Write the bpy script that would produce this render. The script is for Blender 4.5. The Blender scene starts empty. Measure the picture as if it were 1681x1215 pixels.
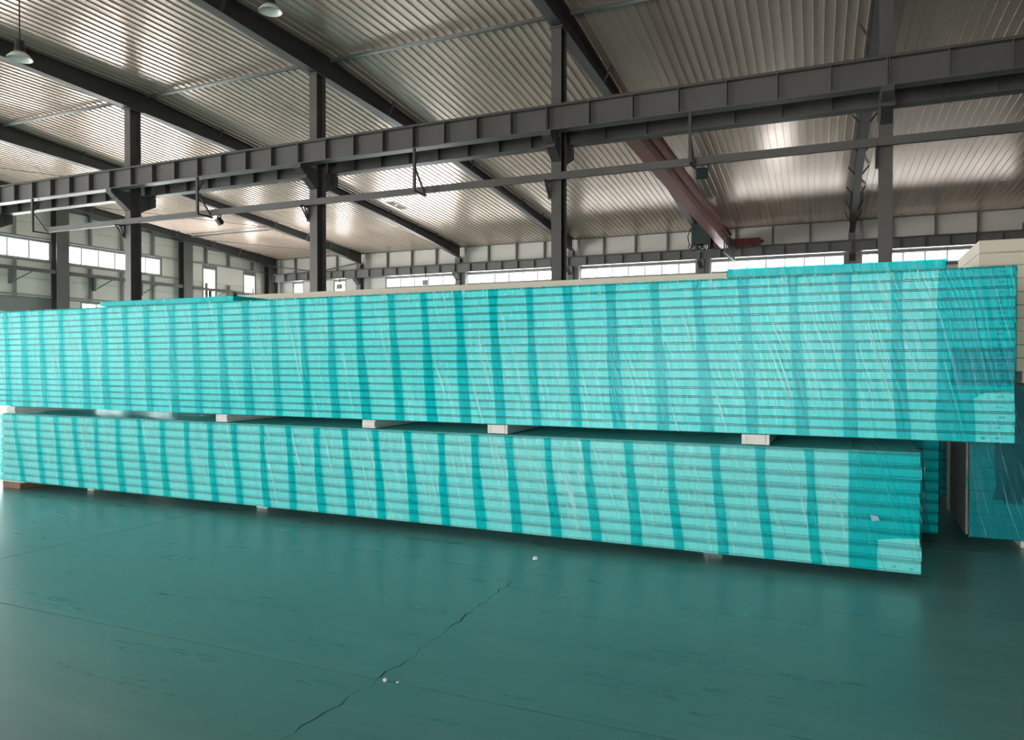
import bpy, bmesh, math, random
from mathutils import Vector, Matrix
random.seed(7)
S = bpy.context.scene
COL = S.collection

# ------------------------------------------------------------------ camera, world, light, exposure
cd = bpy.data.cameras.new('camera'); cam = bpy.data.objects.new('camera', cd); COL.objects.link(cam)
cd.sensor_width = 36.0; cd.lens = 36.0 * 1233.6 / 1681.0; cd.clip_start = .05; cd.clip_end = 500
cam.location = (0, 0, 1.6)
cam.rotation_euler = (math.radians(90 - .67), 0, math.radians(23.8))
S.camera = cam
S.view_settings.view_transform = 'Standard'; S.view_settings.look = 'None'
S.view_settings.gamma = 1.0; S.view_settings.use_curve_mapping = False
S.view_settings.exposure = 4.25
W = bpy.data.worlds.new('overcast_sky'); S.world = W; W.use_nodes = True
bgn = W.node_tree.nodes['Background']; bgn.inputs[0].default_value = (1.0, .975, .945, 1); bgn.inputs[1].default_value = 1.0
S.cycles.use_denoising = True
S.cycles.max_bounces = 8; S.cycles.diffuse_bounces = 5; S.cycles.glossy_bounces = 4; S.cycles.transparent_max_bounces = 16
S.cycles.sample_clamp_indirect = 6.0
S.cycles.caustics_reflective = False; S.cycles.caustics_refractive = False

def portal(loc, rot, sx, sy):
    l = bpy.data.lights.new('daylight_portal', 'AREA'); l.shape = 'RECTANGLE'; l.size = sx; l.size_y = sy
    l.cycles.is_portal = True
    o = bpy.data.objects.new('daylight_portal', l); o.location = loc; o.rotation_euler = rot; COL.objects.link(o)
R90 = math.pi / 2
# openings that let the daylight in, some unseen and added for light: (centre, size)
WIN_Z0, WIN_Z1 = 5.4, 5.87
FRONT_Y, BACK_Y, LEFT_X, RIGHT_X = -9.0, 33.0, -29.1, 12.2
FRONT_DOORS = [(-5.4, .3, 3.9), (-28.4, -21.5, 6.0)]  # left-hand door is unseen, added to light the walls at the left
ADDED_LEFT_DOORS = [(.4, 6.2, 5.2)]  # unseen door added to brighten the left side of the hall
FRONT_WINS = []
LEFT_WINS = [(7.0, 13.6, 5.6, 6.6), (7.0, 13.4, .0, 3.8), (14.3, 19.9, .0, 3.5), (14.3, 20.1, 5.6, 6.34), (20.7, 25.42, 5.6, 6.34), (27.97, 28.77, 2.4, 6.22), (30.74, 31.56, 2.4, 6.2),  # first three are unseen openings, added for more light on the left
             (21.45, 24.3, .5, 4.04), (24.9, 26.3, .5, 4.04)]
BACK_WINS = [(-27.65, -27.0, 2.6, WIN_Z1), (-24.92, -24.2, 2.6, WIN_Z1)] + [(a, b, WIN_Z0, WIN_Z1) for a, b in ((-21.65, -17.5), (-16.95, -11.75), (-11.1, -5.85), (-5.22, .02), (.62, 5.85))] + [(-22.4, -17.8, 2.2, 4.4), (-3.1, -2.0, 2.9, 3.8)]  # wide low window behind the stacks is added to light the left ceiling
for a, b, h in FRONT_DOORS: portal(((a + b) / 2, FRONT_Y - .05, h / 2), (R90, 0, 0), b - a, h)
for a, b, h in ADDED_LEFT_DOORS: portal((LEFT_X - .05, (a + b) / 2, h / 2), (0, -R90, 0), h, b - a)
for a, b in FRONT_WINS: portal(((a + b) / 2, FRONT_Y - .05, (WIN_Z0 + WIN_Z1) / 2), (R90, 0, 0), b - a, WIN_Z1 - WIN_Z0)
for a, b, z0, z1 in LEFT_WINS: portal((LEFT_X - .25, (a + b) / 2, (z0 + z1) / 2), (0, -R90, 0), z1 - z0, b - a)
for a, b, z0, z1 in BACK_WINS: portal(((a + b) / 2, BACK_Y + .25, (z0 + z1) / 2), (-R90, 0, 0), b - a, z1 - z0)

# ------------------------------------------------------------------ materials
def new_mat(name):
    m = bpy.data.materials.new(name); m.use_nodes = True
    nt = m.node_tree; nt.nodes.clear()
    return m, nt
def nd(nt, t, ins=None, **kw):
    n = nt.nodes.new(t)
    for k, v in kw.items(): setattr(n, k, v)
    for k, v in (ins or {}).items():
        if isinstance(v, bpy.types.NodeSocket): nt.links.new(v, n.inputs[k])
        else: n.inputs[k].default_value = v
    return n
def c4(c): return (c[0], c[1], c[2], 1)
def mth(nt, op, a, b=None, c=None, clamp=False):
    ins = {0: a}
    if b is not None: ins[1] = b
    if c is not None: ins[2] = c
    return nd(nt, 'ShaderNodeMath', ins, operation=op, use_clamp=clamp).outputs[0]
def noise(nt, vec, scale, detail=3, rough=.55):
    return nd(nt, 'ShaderNodeTexNoise', {'Vector': vec, 'Scale': scale, 'Detail': detail, 'Roughness': rough}).outputs[0]
def objco(nt, scale=(1, 1, 1)):
    g = nd(nt, 'ShaderNodeNewGeometry')
    return nd(nt, 'ShaderNodeMapping', {'Vector': g.outputs['Position'], 'Scale': scale}).outputs[0]
def ramp(nt, fac, stops):
    r = nd(nt, 'ShaderNodeValToRGB', {0: fac}); e = r.color_ramp.elements
    while len(e) < len(stops): e.new(.5)
    for i, (p, c) in enumerate(stops): e[i].position = p; e[i].color = c4(c)
    return r.outputs[0]
def basic(name, col, rough=.5, metal=0., var=.12, scale=3., bump=0., bscale=40., spec=.5, coat=0., stretch=(1, 1, 1), rvar=.1):
    m, nt = new_mat(name)
    co = objco(nt, stretch)
    n1 = noise(nt, co, scale, 5)
    c = ramp(nt, n1, [(.3, [x * (1 - var) for x in col]), (.7, [min(1, x * (1 + var)) for x in col])])
    r = mth(nt, 'MULTIPLY_ADD', n1, rvar * 2, rough - rvar)
    ins = {'Base Color': c, 'Roughness': r, 'Metallic': metal, 'Specular IOR Level': spec, 'Coat Weight': coat}
    if bump:
        b = nd(nt, 'ShaderNodeBump', {'Height': noise(nt, co, bscale, 3), 'Strength': bump, 'Distance': .01})
        ins['Normal'] = b.outputs[0]
    p = nd(nt, 'ShaderNodeBsdfPrincipled', ins)
    nd(nt, 'ShaderNodeOutputMaterial', {0: p.outputs[0]})
    return m

M_STEEL = basic('grey_painted_steel', (.095, .092, .088), .45, var=.15, scale=1.5)
M_STEEL_HAZE = basic('grey_steel_haze_lightened', (.16, .155, .15), .45, var=.15, scale=1.5)  # same grey paint, lightened to imitate haze and glare at the back wall
M_STEEL_D = basic('dark_painted_steel', (.06, .058, .055), .5, var=.15, scale=1.5)
M_STEEL_L = basic('light_grey_steel', (.22, .225, .22), .45, var=.12, scale=2)
M_RED = basic('dark_red_crane_paint', (.27, .035, .03), .45, var=.2, scale=2)
M_GREEN = basic('dark_green_machine_paint', (.02, .05, .045), .4)
M_CABLE = basic('black_cable', (.015, .015, .015), .5)
M_WALL = basic('pale_wall_cladding', (.78, .735, .68), .55, var=.05, scale=.8)
M_WALLBACK = basic('wall_backing', (.24, .23, .22), .6, var=.05)
M_WHITE = basic('white_frame', (.75, .76, .77), .4, var=.03)
M_LAMP = basic('white_enamel', (.8, .79, .76), .35, var=.03)
M_PANEL = basic('white_panel_skin', (.84, .865, .86), .5, var=.05, scale=2.5, stretch=(.3, 1, 1))
M_CREAM = basic('cream_panel_skin', (.70, .64, .52), .45, var=.05, scale=2, stretch=(.3, 1, 1))
M_GASKET = basic('dark_joint_gasket', (.20, .24, .24), .8)
M_GROOVE_SHADE = basic('tongue_and_groove_shade', (.42, .46, .46), .7)  # shading of the broad joint grooves put into the colour
M_CORE = basic('grey_panel_core', (.30, .28, .25), .8, var=.2, scale=25, bump=.4, bscale=60)
M_FOAM = basic('white_foam', (.84, .83, .79), .75, var=.05, scale=30, bump=.25, bscale=120)
M_FOAM2 = basic('white_foam_skin', (.74, .74, .73), .5, var=.04)
M_WOOD = basic('brown_timber', (.22, .12, .07), .7, var=.3, scale=6, stretch=(1, .15, 3), bump=.2)
M_PAPER = basic('white_paper', (.85, .85, .85), .7)
M_INK = basic('dark_ink', (.03, .05, .07), .7)
M_STICKER = basic('pale_blue_tape', (.30, .52, .66), .4)
M_STAMP = basic('brown_stamp_ink', (.20, .16, .10), .6)

def mat_roof():
    m, nt = new_mat('ribbed_roof_liner')
    co = objco(nt, (1, .12, 1)); n1 = noise(nt, co, 2.2, 4)
    g = nd(nt, 'ShaderNodeNewGeometry'); n2 = noise(nt, g.outputs['Position'], .5, 3)
    c = ramp(nt, n1, [(.3, (.63, .48, .405)), (.7, (.69, .53, .45))])
    r = mth(nt, 'MULTIPLY_ADD', n2, .06, .22)
    b = nd(nt, 'ShaderNodeBump', {'Height': noise(nt, objco(nt, (1, .25, 1)), 1.2, 1), 'Strength': .04, 'Distance': .05})
    p = nd(nt, 'ShaderNodeBsdfPrincipled', {'Base Color': c, 'Roughness': r, 'Metallic': .34, 'Normal': b.outputs[0]})
    nd(nt, 'ShaderNodeOutputMaterial', {0: p.outputs[0]}); return m
M_ROOF = mat_roof()

def mat_floor():
    m, nt = new_mat('green_epoxy_floor')
    g = nd(nt, 'ShaderNodeNewGeometry').outputs['Position']
    n1 = noise(nt, g, .55, 6, .6); n2 = noise(nt, objco(nt, (.35, 2.2, 1)), 2.2, 6, .65); n3 = noise(nt, g, 30, 3)
    c1 = ramp(nt, n1, [(.3, (.105, .275, .265)), (.7, (.15, .34, .325))])
    c2 = ramp(nt, n2, [(.26, (.84, .86, .86)), (.5, (1, 1, 1)), (.74, (1.28, 1.2, 1.18))])
    mx = nd(nt, 'ShaderNodeMix', {0: .8}, data_type='RGBA', blend_type='MULTIPLY')
    nt.links.new(c1, mx.inputs[6]); nt.links.new(c2, mx.inputs[7])
    r = mth(nt, 'MULTIPLY_ADD', n2, .30, .16)
    b = nd(nt, 'ShaderNodeBump', {'Height': noise(nt, objco(nt, (1, 1, 1)), 5, 4), 'Strength': .08, 'Distance': .02})
    p = nd(nt, 'ShaderNodeBsdfPrincipled', {'Base Color': mx.outputs[2], 'Roughness': r, 'Normal': b.outputs[0], 'Specular IOR Level': .5})
    nd(nt, 'ShaderNodeOutputMaterial', {0: p.outputs[0]}); return m
M_FLOOR = mat_floor()
M_GROUT = basic('dark_joint_filler', (.02, .035, .033), .8)

def mat_glass():
    m, nt = new_mat('window_glass')
    t = nd(nt, 'ShaderNodeBsdfTransparent', {0: (.95, .97, .97, 1)})
    gl = nd(nt, 'ShaderNodeBsdfGlossy', {'Color': (1, 1, 1, 1), 'Roughness': .02})
    f = mth(nt, 'MULTIPLY_ADD', mth(nt, 'POWER', nd(nt, 'ShaderNodeLayerWeight', {0: .5}).outputs[1], 4.), .6, .03)
    mx = nd(nt, 'ShaderNodeMixShader', {0: f, 1: t.outputs[0], 2: gl.outputs[0]})
    nd(nt, 'ShaderNodeOutputMaterial', {0: mx.outputs[0]}); return m
M_GLASS = mat_glass()

def mat_film(name, tint, milk, milk_amt=.10, seed=0., wr=1.0, gloss=.022, white=.75):
    """tinted stretch film: transparent colour, milky stretch whitening, painted highlight streaks, glossy wrinkled skin"""
    m, nt = new_mat(name)
    pos = nd(nt, 'ShaderNodeNewGeometry').outputs['Position']
    s = nd(nt, 'ShaderNodeSeparateXYZ', {0: pos})
    x, z = s.outputs[0], s.outputs[2]
    low = noise(nt, pos, .9, 2)
    u = mth(nt, 'MULTIPLY_ADD', z, .27, x)
    u = mth(nt, 'ADD', u, mth(nt, 'MULTIPLY', mth(nt, 'SUBTRACT', low, .5), .16))
    def streak(fu, fz, det, sd):
        v = nd(nt, 'ShaderNodeCombineXYZ', {0: mth(nt, 'MULTIPLY', u, fu), 1: mth(nt, 'MULTIPLY_ADD', z, fz, sd), 2: sd + seed})
        return noise(nt, v.outputs[0], 1.0, det, .6)
    a = streak(26, .55, 4, 0.); b = streak(75, 1.0, 3, 7.)
    uz = nd(nt, 'ShaderNodeCombineXYZ', {0: mth(nt, 'MULTIPLY', x, 38), 1: mth(nt, 'MULTIPLY', z, 7), 2: 3. + seed})
    crk = noise(nt, uz.outputs[0], 1.0, 4, .6)
    h = mth(nt, 'ADD', mth(nt, 'MULTIPLY', a, 1.0), mth(nt, 'ADD', mth(nt, 'MULTIPLY', b, .45), mth(nt, 'MULTIPLY', crk, .10)))
    bump = nd(nt, 'ShaderNodeBump', {'Height': h, 'Strength': .6 * wr, 'Distance': .018})
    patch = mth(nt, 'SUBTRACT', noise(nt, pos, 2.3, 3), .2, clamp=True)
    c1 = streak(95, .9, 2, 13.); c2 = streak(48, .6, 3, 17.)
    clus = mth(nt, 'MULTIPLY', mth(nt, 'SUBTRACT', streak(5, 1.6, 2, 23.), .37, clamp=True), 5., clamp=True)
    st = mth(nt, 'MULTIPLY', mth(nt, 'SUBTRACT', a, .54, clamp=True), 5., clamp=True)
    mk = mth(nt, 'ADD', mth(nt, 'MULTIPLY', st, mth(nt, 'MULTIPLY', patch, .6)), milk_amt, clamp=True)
    glint = mth(nt, 'MULTIPLY', mth(nt, 'ADD', mth(nt, 'MULTIPLY', mth(nt, 'SUBTRACT', c1, .585, clamp=True), 9., clamp=True), mth(nt, 'MULTIPLY', mth(nt, 'SUBTRACT', c2, .62, clamp=True), 9., clamp=True), clamp=True), mth(nt, 'MULTIPLY', clus, white), clamp=True)  # wrinkle highlights painted as near-white diffuse streaks
    gather_glint = mth(nt, 'MULTIPLY', mth(nt, 'MULTIPLY', mth(nt, 'SUBTRACT', z, 2.12), 9., clamp=True), mth(nt, 'MULTIPLY', mth(nt, 'SUBTRACT', crk, .54, clamp=True), 9., clamp=True))  # bright crinkles of the gathered top edge, highlights painted in white
    glint = mth(nt, 'ADD', glint, mth(nt, 'MULTIPLY', gather_glint, white * .8), clamp=True)
    tr = nd(nt, 'ShaderNodeBsdfTransparent', {0: c4(tint)})
    df = nd(nt, 'ShaderNodeBsdfDiffuse', {0: c4(milk), 'Normal': bump.outputs[0]})
    m0 = nd(nt, 'ShaderNodeMixShader', {0: mk, 1: tr.outputs[0], 2: df.outputs[0]})
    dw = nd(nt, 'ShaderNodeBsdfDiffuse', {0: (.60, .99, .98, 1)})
    m1 = nd(nt, 'ShaderNodeMixShader', {0: glint, 1: m0.outputs[0], 2: dw.outputs[0]})
    gl = nd(nt, 'ShaderNodeBsdfGlossy', {'Color': (1, 1, 1, 1), 'Roughness': .16, 'Normal': bump.outputs[0]})
    fc = nd(nt, 'ShaderNodeLayerWeight', {0: .5, 'Normal': bump.outputs[0]}).outputs[1]
    fr = mth(nt, 'MULTIPLY_ADD', mth(nt, 'POWER', fc, 4.), .10, gloss, clamp=True)
    m2 = nd(nt, 'ShaderNodeMixShader', {0: fr, 1: m1.outputs[0], 2: gl.outputs[0]})
    nd(nt, 'ShaderNodeOutputMaterial', {0: m2.outputs[0]})
    return m
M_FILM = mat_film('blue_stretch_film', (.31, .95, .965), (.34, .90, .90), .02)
M_FILML = mat_film('pale_blue_stretch_film', (.42, .95, .955), (.58, .92, .91), .04, 31.)
M_BAND = mat_film('blue_stretch_film_overlap', (.05, .80, .83), (.02, .55, .58), .0, 11., .45, .010, .14)
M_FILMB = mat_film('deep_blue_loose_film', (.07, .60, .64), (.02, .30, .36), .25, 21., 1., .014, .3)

# ------------------------------------------------------------------ mesh helpers
class MB:
    def __init__(s): s.v = []; s.f = []
    def add(s, vs, fs):
        o = len(s.v); s.v += [tuple(p) for p in vs]; s.f += [tuple(i + o for i in f) for f in fs]; return s
    def box(s, x0, x1, y0, y1, z0, z1):
        return s.add([(x0, y0, z0), (x1, y0, z0), (x1, y1, z0), (x0, y1, z0), (x0, y0, z1), (x1, y0, z1), (x1, y1, z1), (x0, y1, z1)],
                     [(0, 3, 2, 1), (4, 5, 6, 7), (0, 1, 5, 4), (1, 2, 6, 5), (2, 3, 7, 6), (3, 0, 4, 7)])
    def prism(s, prof, a, b, axis='x'):
        """prof: list of 2-D points, extruded from a to b along axis; prof coords are the two other axes in xyz order"""
        n = len(prof)
        def mk(p, t):
            return {'x': (t, p[0], p[1]), 'y': (p[0], t, p[1]), 'z': (p[0], p[1], t)}[axis]
        vs = [mk(p, a) for p in prof] + [mk(p, b) for p in prof]
        fs = [tuple(range(n))[::-1], tuple(range(n, 2 * n))] + [(i, (i + 1) % n, n + (i + 1) % n, n + i) for i in range(n)]
        return s.add(vs, fs)
    def sweep(s, path, prof):
        """prof [(dx, dz)] carried along path of points (mostly along y or x), no twist: cross-section in x/z or y/z"""
        n = len(prof); vs = []; fs = []
        for k, p in enumerate(path):
            for q in prof: vs.append((p[0] + q[0], p[1] + q[1], p[2] + q[2]))
        for k in range(len(path) - 1):
            for i in range(n):
                j = (i + 1) % n; fs.append((k * n + i, k * n + j, (k + 1) * n + j, (k + 1) * n + i))
        fs.append(tuple(range(n))[::-1]); fs.append(tuple(range((len(path) - 1) * n, len(path) * n)))
        return s.add(vs, fs)
    def bar(s, a, b, w, h=None, up=(0, 0, 1)):
        a = Vector(a); b = Vector(b); d = (b - a).normalized(); h = h or w
        u = Vector(up)
        if abs(d.dot(u)) > .98: u = Vector((0, 1, 0))
        r = d.cross(u).normalized(); u = r.cross(d)
        q = [(-w / 2, -h / 2), (w / 2, -h / 2), (w / 2, h / 2), (-w / 2, h / 2)]
        vs = [a + r * i + u * j for i, j in q] + [b + r * i + u * j for i, j in q]
        return s.add(vs, [(3, 2, 1, 0), (4, 5, 6, 7), (0, 1, 5, 4), (1, 2, 6, 5), (2, 3, 7, 6), (3, 0, 4, 7)])
    def tube(s, pts, r, n=8):
        pts = [Vector(p) for p in pts]; vs = []; fs = []
        for k, p in enumerate(pts):
            d = (pts[min(k + 1, len(pts) - 1)] - pts[max(k - 1, 0)]).normalized()
            u = Vector((0, 0, 1)) if abs(d.z) < .9 else Vector((0, 1, 0))
            a = d.cross(u).normalized(); b = a.cross(d)
            for i in range(n):
                t = 2 * math.pi * i / n; vs.append(p + (a * math.cos(t) + b * math.sin(t)) * r)
        for k in range(len(pts) - 1):
            for i in range(n):
                j = (i + 1) % n; fs.append((k * n + i, k * n + j, (k + 1) * n + j, (k + 1) * n + i))
        fs.append(tuple(range(n))[::-1]); fs.append(tuple(range((len(pts) - 1) * n, len(pts) * n)))
        return s.add(vs, fs)
    def lathe(s, prof, c=(0, 0, 0), n=20):
        vs = []; fs = []
        for r, z in prof:
            for i in range(n):
                t = 2 * math.pi * i / n; vs.append((c[0] + r * math.cos(t), c[1] + r * math.sin(t), c[2] + z))
        for k in range(len(prof) - 1):
            for i in range(n):
                j = (i + 1) % n; fs.append((k * n + i, k * n + j, (k + 1) * n + j, (k + 1) * n + i))
        return s.add(vs, fs)
    def mesh(s, name, mat, smooth=False):
        me = bpy.data.meshes.new(name); me.from_pydata(s.v, [], s.f); me.update()
        bm = bmesh.new(); bm.from_mesh(me); bmesh.ops.recalc_face_normals(bm, faces=bm.faces); bm.to_mesh(me); bm.free()
        me.materials.append(mat)
        if smooth:
            for p in me.polygons: p.use_smooth = True
        return me
    def build(s, name, mat, parent=None, loc=None, smooth=False, bevel=0):
        o = bpy.data.objects.new(name, s.mesh(name, mat, smooth)); COL.objects.link(o)
        if parent: o.parent = parent
        if loc: o.location = loc
        if bevel:
            b = o.modifiers.new('edge', 'BEVEL'); b.width = bevel; b.segments = 2; b.limit_method = 'ANGLE'
        return o
def link_mesh(name, me, parent=None, loc=(0, 0, 0)):
    o = bpy.data.objects.new(name, me); COL.objects.link(o); o.parent = parent; o.location = loc; return o
def empty(name, loc=(0, 0, 0)):
    o = bpy.data.objects.new(name, None); COL.objects.link(o); o.location = loc; o.empty_display_size = .2; return o
def tag(o, label, cat, group=None, kind=None):
    o['label'] = label; o['category'] = cat
    if group: o['group'] = group
    if kind: o['kind'] = kind
    return o
def thing(name, label, cat, group=None, loc=(0, 0, 0)):
    return tag(empty(name, loc), label, cat, group, 'thing')
def struct(o): o['kind'] = 'structure'; return o

# ------------------------------------------------------------------ grid of the hall
KM = {-2: 12.0, -1: 6.3, 0: .61, 1: -5.03, 2: -10.76, 3: -16.56, 4: -22.35, 5: -28.35}     # x on the middle row
KW = {-2: 11.95, -1: 6.1, 0: .28, 1: -5.55, 2: -11.43, 3: -17.25, 4: -23.05, 5: -28.72}   # x at the back wall
MID_Y = 13.65; RIDGE_Y = 13.8
def roof_z(y):
    if y >= RIDGE_Y: return 8.47 - .067 * (y - RIDGE_Y)
    return 8.47 - .012 * (RIDGE_Y - y) if y > 8 else 8.47 - .012 * (RIDGE_Y - 8) - .067 * (8 - y)
def raf_x(k, y): return KM[k] + (KW[k] - KM[k]) * (y - MID_Y) / (33 - MID_Y)

# ------------------------------------------------------------------ floor: slabs with recessed joints and a crack
floor = struct(MB().box(LEFT_X - .3, RIGHT_X + .3, FRONT_Y - .3, BACK_Y + .3, -.3, -.02).build('floor', M_GROUT))
GX = [LEFT_X, -26.8, -22.7, -18.55, -14.45, -10.35, -6.23, -2.16, 1.95, 6.05, 10.1, RIGHT_X]
GY = [FRONT_Y, -5.1, -.97, 3.17, 7.3, 11.45, 15.6, 19.75, 23.9, 28.0, BACK_Y]
rc = random.Random(3)
crack_pts = []
y = -.97
while y < 5.35:
    crack_pts.append((-2.16 + rc.uniform(-.022, .022) + .03 * math.sin(y * 2.3), y)); y += rc.uniform(.035, .11)
def slab_outline(x0, x1, y0, y1):
    g = .0045
    left = [(x0 + g, y1 - g), (x0 + g, y0 + g)]; right = [(x1 - g, y0 + g), (x1 - g, y1 - g)]
    inside = [p for p in crack_pts if y0 + g < p[1] < y1 - g]
    if inside and abs(x1 + 2.16) < .01:
        right = [(x1 - .002, y0 + g)] + [(px - (.0016 if (i // 4) % 3 else .0045) * min(1, max(.25, 5.6 - py)), py) for i, (px, py) in enumerate(inside)] + [(x1 - .0003, y1 - g)]
    if inside and abs(x0 + 2.16) < .01:
        left = [(x0 + .0003, y1 - g)] + [(px + (.0016 if (i // 4) % 3 else .0045) * min(1, max(.25, 5.6 - py)), py) for i, (px, py) in reversed(list(enumerate(inside)))] + [(x0 + .002, y0 + g)]
    return left + right
for i in range(len(GX) - 1):
    for j in range(len(GY) - 1):
        MB().prism(slab_outline(GX[i], GX[i + 1], GY[j], GY[j + 1]), -.06, 0, 'z').build('concrete_slab', M_FLOOR, floor)

# ------------------------------------------------------------------ walls
def wall_sheet(name, axis, pos, out, a0, a1, top, holes):
    """wall backing with rectangular openings: axis 'x' runs along x at y=pos, axis 'y' along y at x=pos; out = sign pointing outdoors"""
    xs = sorted({a0, a1} | {h[0] for h in holes} | {h[1] for h in holes}); mb = MB()
    for u0, u1 in zip(xs[:-1], xs[1:]):
        hs = sorted([(h[2], h[3]) for h in holes if h[0] <= u0 + 1e-6 and h[1] >= u1 - 1e-6])
        z = 0.
        for z0, z1 in hs + [(top, top)]:
            if z0 > z + 1e-6:
                if axis == 'x': mb.box(u0, u1, min(pos, pos + out * .18), max(pos, pos + out * .18), z, z0)
                else: mb.box(min(pos, pos + out * .18), max(pos, pos + out * .18), u0, u1, z, z0)
            z = max(z, z1)
    return struct(mb.build(name, M_WALLBACK))
bh = BACK_WINS
wb = wall_sheet('wall_back', 'x', BACK_Y, 1, LEFT_X - .18, RIGHT_X + .18, 7.6, bh)
lh = [(a, b, z0, z1) for a, b, z0, z1 in LEFT_WINS] + [(a, b, 0, h) for a, b, h in ADDED_LEFT_DOORS]
wl = wall_sheet('wall_left', 'y', LEFT_X, -1, FRONT_Y, BACK_Y, 8.9, lh)
fh = [(a, b, 0, h) for a, b, h in FRONT_DOORS] + [(a, b, WIN_Z0, WIN_Z1) for a, b in FRONT_WINS]
wf = wall_sheet('wall_front', 'x', FRONT_Y, -1, LEFT_X - .18, RIGHT_X + .18, 7.6, fh)
wr = wall_sheet('wall_right', 'y', RIGHT_X, 1, FRONT_Y, BACK_Y, 8.9, [])
# visible cladding panels, one per bay between the wall posts
def clad_back(x0, x1, z0, z1): MB().box(x0 + .012, x1 - .012, BACK_Y - .035, BACK_Y, z0, z1).build('wall_panel', M_WALL, wb)
BACK_POSTS = [-27.46, -26.05, -24.69, -21.52, -20.06, -18.64, -15.75, -14.28, -12.85, -9.96, -8.5, -7.07, -4.17, -2.70, -1.26, 1.74, 3.2, 4.6, 7.5, 9.0, 10.5]
cuts = sorted(BACK_POSTS + [KW[k] for k in range(-1, 5)] + [LEFT_X, RIGHT_X])
for a, b in zip(cuts[:-1], cuts[1:]):
    clad_back(a, b, WIN_Z1 + .06, 7.3); 
    if not any(h[2] < 4 and h[1] > a and h[0] < b for h in BACK_WINS): clad_back(a, b, .05, WIN_Z0 - .06)
for x in (-22.5, -25.9): pass
for a, b in ((LEFT_X + .02, -27.7), (-26.95, -24.97), (-24.15, -21.7)): MB().box(a, b, BACK_Y - .035, BACK_Y, WIN_Z0 - .06, WIN_Z1 + .06).build('wall_panel', M_WALL, wb)
for x in BACK_POSTS:
    MB().box(x - .035, x + .035, BACK_Y - .16, BACK_Y - .036, WIN_Z1 + .05, 7.25).build('wall_post', M_STEEL_HAZE, wb)
for z, h in ((7.22, .06), (WIN_Z1 + .08, .05), (WIN_Z0 - .1, .06)):
    MB().box(LEFT_X + .05, RIGHT_X - .05, BACK_Y - .2, BACK_Y - .16, z - h / 2, z + h / 2).build('wall_girt', M_STEEL_HAZE, wb)
def clad_left(y0, y1, z0, z1): MB().box(LEFT_X, LEFT_X + .035, y0 + .008, y1 - .008, z0 + .006, z1 - .006).build('wall_panel', M_WALL, wl)
LPY = [5.2, 7.0, 8.4, 10.2, 12.0, 13.85, 15.4, 17.0, 18.64, 20.4, 21.82, 23.34, 24.96, 26.7, 28.1, 29.6, 31.29, 32.9]
for a, b in zip(LPY[:-1], LPY[1:]):
    zt = roof_z(b if b > 12 else a) - .25
    clad_left(a, b, 6.42, 7.0 if a > 6 else zt); clad_left(a, b, 7.0, zt)
    for z0, z1 in ((.05, 1.3), (1.3, 2.5), (2.5, 4.08), (4.12, 4.85), (4.85, 5.53)):
        if any(h[1] > a and h[0] < b and h[3] > z0 and h[2] < z1 for h in LEFT_WINS): continue
        clad_left(a, b, z0, z1)
# panels around the window openings of the left wall
for y0, y1, z0, z1 in ((25.5, 27.9, 5.53, 6.42), (28.85, 30.68, 5.53, 6.42), (31.62, 32.95, 5.53, 6.42), (27.0, 27.9, 2.4, 5.53), (28.85, 29.6, 2.4, 5.53),
                       (29.6, 30.66, 2.4, 5.53), (31.64, 32.9, 2.4, 5.53), (20.4, 21.4, 2.5, 4.08)):
    clad_left(y0, y1, z0, z1)
for yp in LPY[1:-1]:
    if min(abs(yp - c) for c in (13.85, 20.4, 26.7)) < .4: continue
    MB().box(LEFT_X + .036, LEFT_X + .15, yp - .05, yp + .05, 6.42, roof_z(yp) - .2).build('wall_post', M_STEEL_L, wl)
    MB().box(LEFT_X + .036, LEFT_X + .15, yp - .05, yp + .05, 2.4 if not (14.6 < yp < 25.6) else 4.1, 5.5).build('wall_post', M_STEEL_L, wl)
for z in (4.18, 6.42, 5.52):
    for a, b in ((5.2, 13.6), (14.1, 20.05), (20.7, 26.35), (27.0, 32.4)):
        if z == 5.52 and a > 26: continue
        MB().box(LEFT_X + .15, LEFT_X + .2, a, b, z - .035, z + .035).build('wall_girt', M_STEEL_L, wl)

# ------------------------------------------------------------------ windows
wn = [0]
def window(axis, pos, a, b, z0, z1, pitch=.755, offs=None, out=1, rail=False):
    wn[0] += 1; t = .05
    def bx(mb, u0, u1, d0, d1, za, zb):
        d0, d1 = sorted((pos + out * d0, pos + out * d1))
        return mb.box(u0, u1, d0, d1, za, zb) if axis == 'x' else mb.box(d0, d1, u0, u1, za, zb)
    fr = MB()
    bx(fr, a, b, -.02, .10, z0, z0 + t); bx(fr, a, b, -.02, .10, z1 - t, z1)
    bx(fr, a, a + t, -.02, .10, z0 + t, z1 - t); bx(fr, b - t, b, -.02, .10, z0 + t, z1 - t)
    w = struct(fr.build('window_%d' % wn[0], M_WHITE))
    n = max(1, round((b - a) / pitch)); xs = [a + (b - a) * i / n for i in range(n + 1)]
    for x in xs[1:-1]: bx(MB(), x - .024, x + .024, .0, .08, z0 + t, z1 - t).build('mullion', M_STEEL, w)
    zz = [z0 + t, z1 - t]
    if rail:
        zm = z0 + (z1 - z0) * .52; bx(MB(), a + t, b - t, .0, .08, zm - .03, zm + .03).build('transom', M_STEEL_L, w); zz = [z0 + t, zm, z1 - t]
    for x0, x1 in zip(xs[:-1], xs[1:]):
        for za, zb in zip(zz[:-1], zz[1:]):
            bx(MB(), x0 + .024, x1 - .024, .035, .041, za + .005, zb - .005).build('pane', M_GLASS, w)
    return w
for a, b, z0, z1 in BACK_WINS: window('x', BACK_Y, a, b, z0, z1, rail=z0 < 4, pitch=.755 if z0 > 4 else 1.2)
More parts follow.
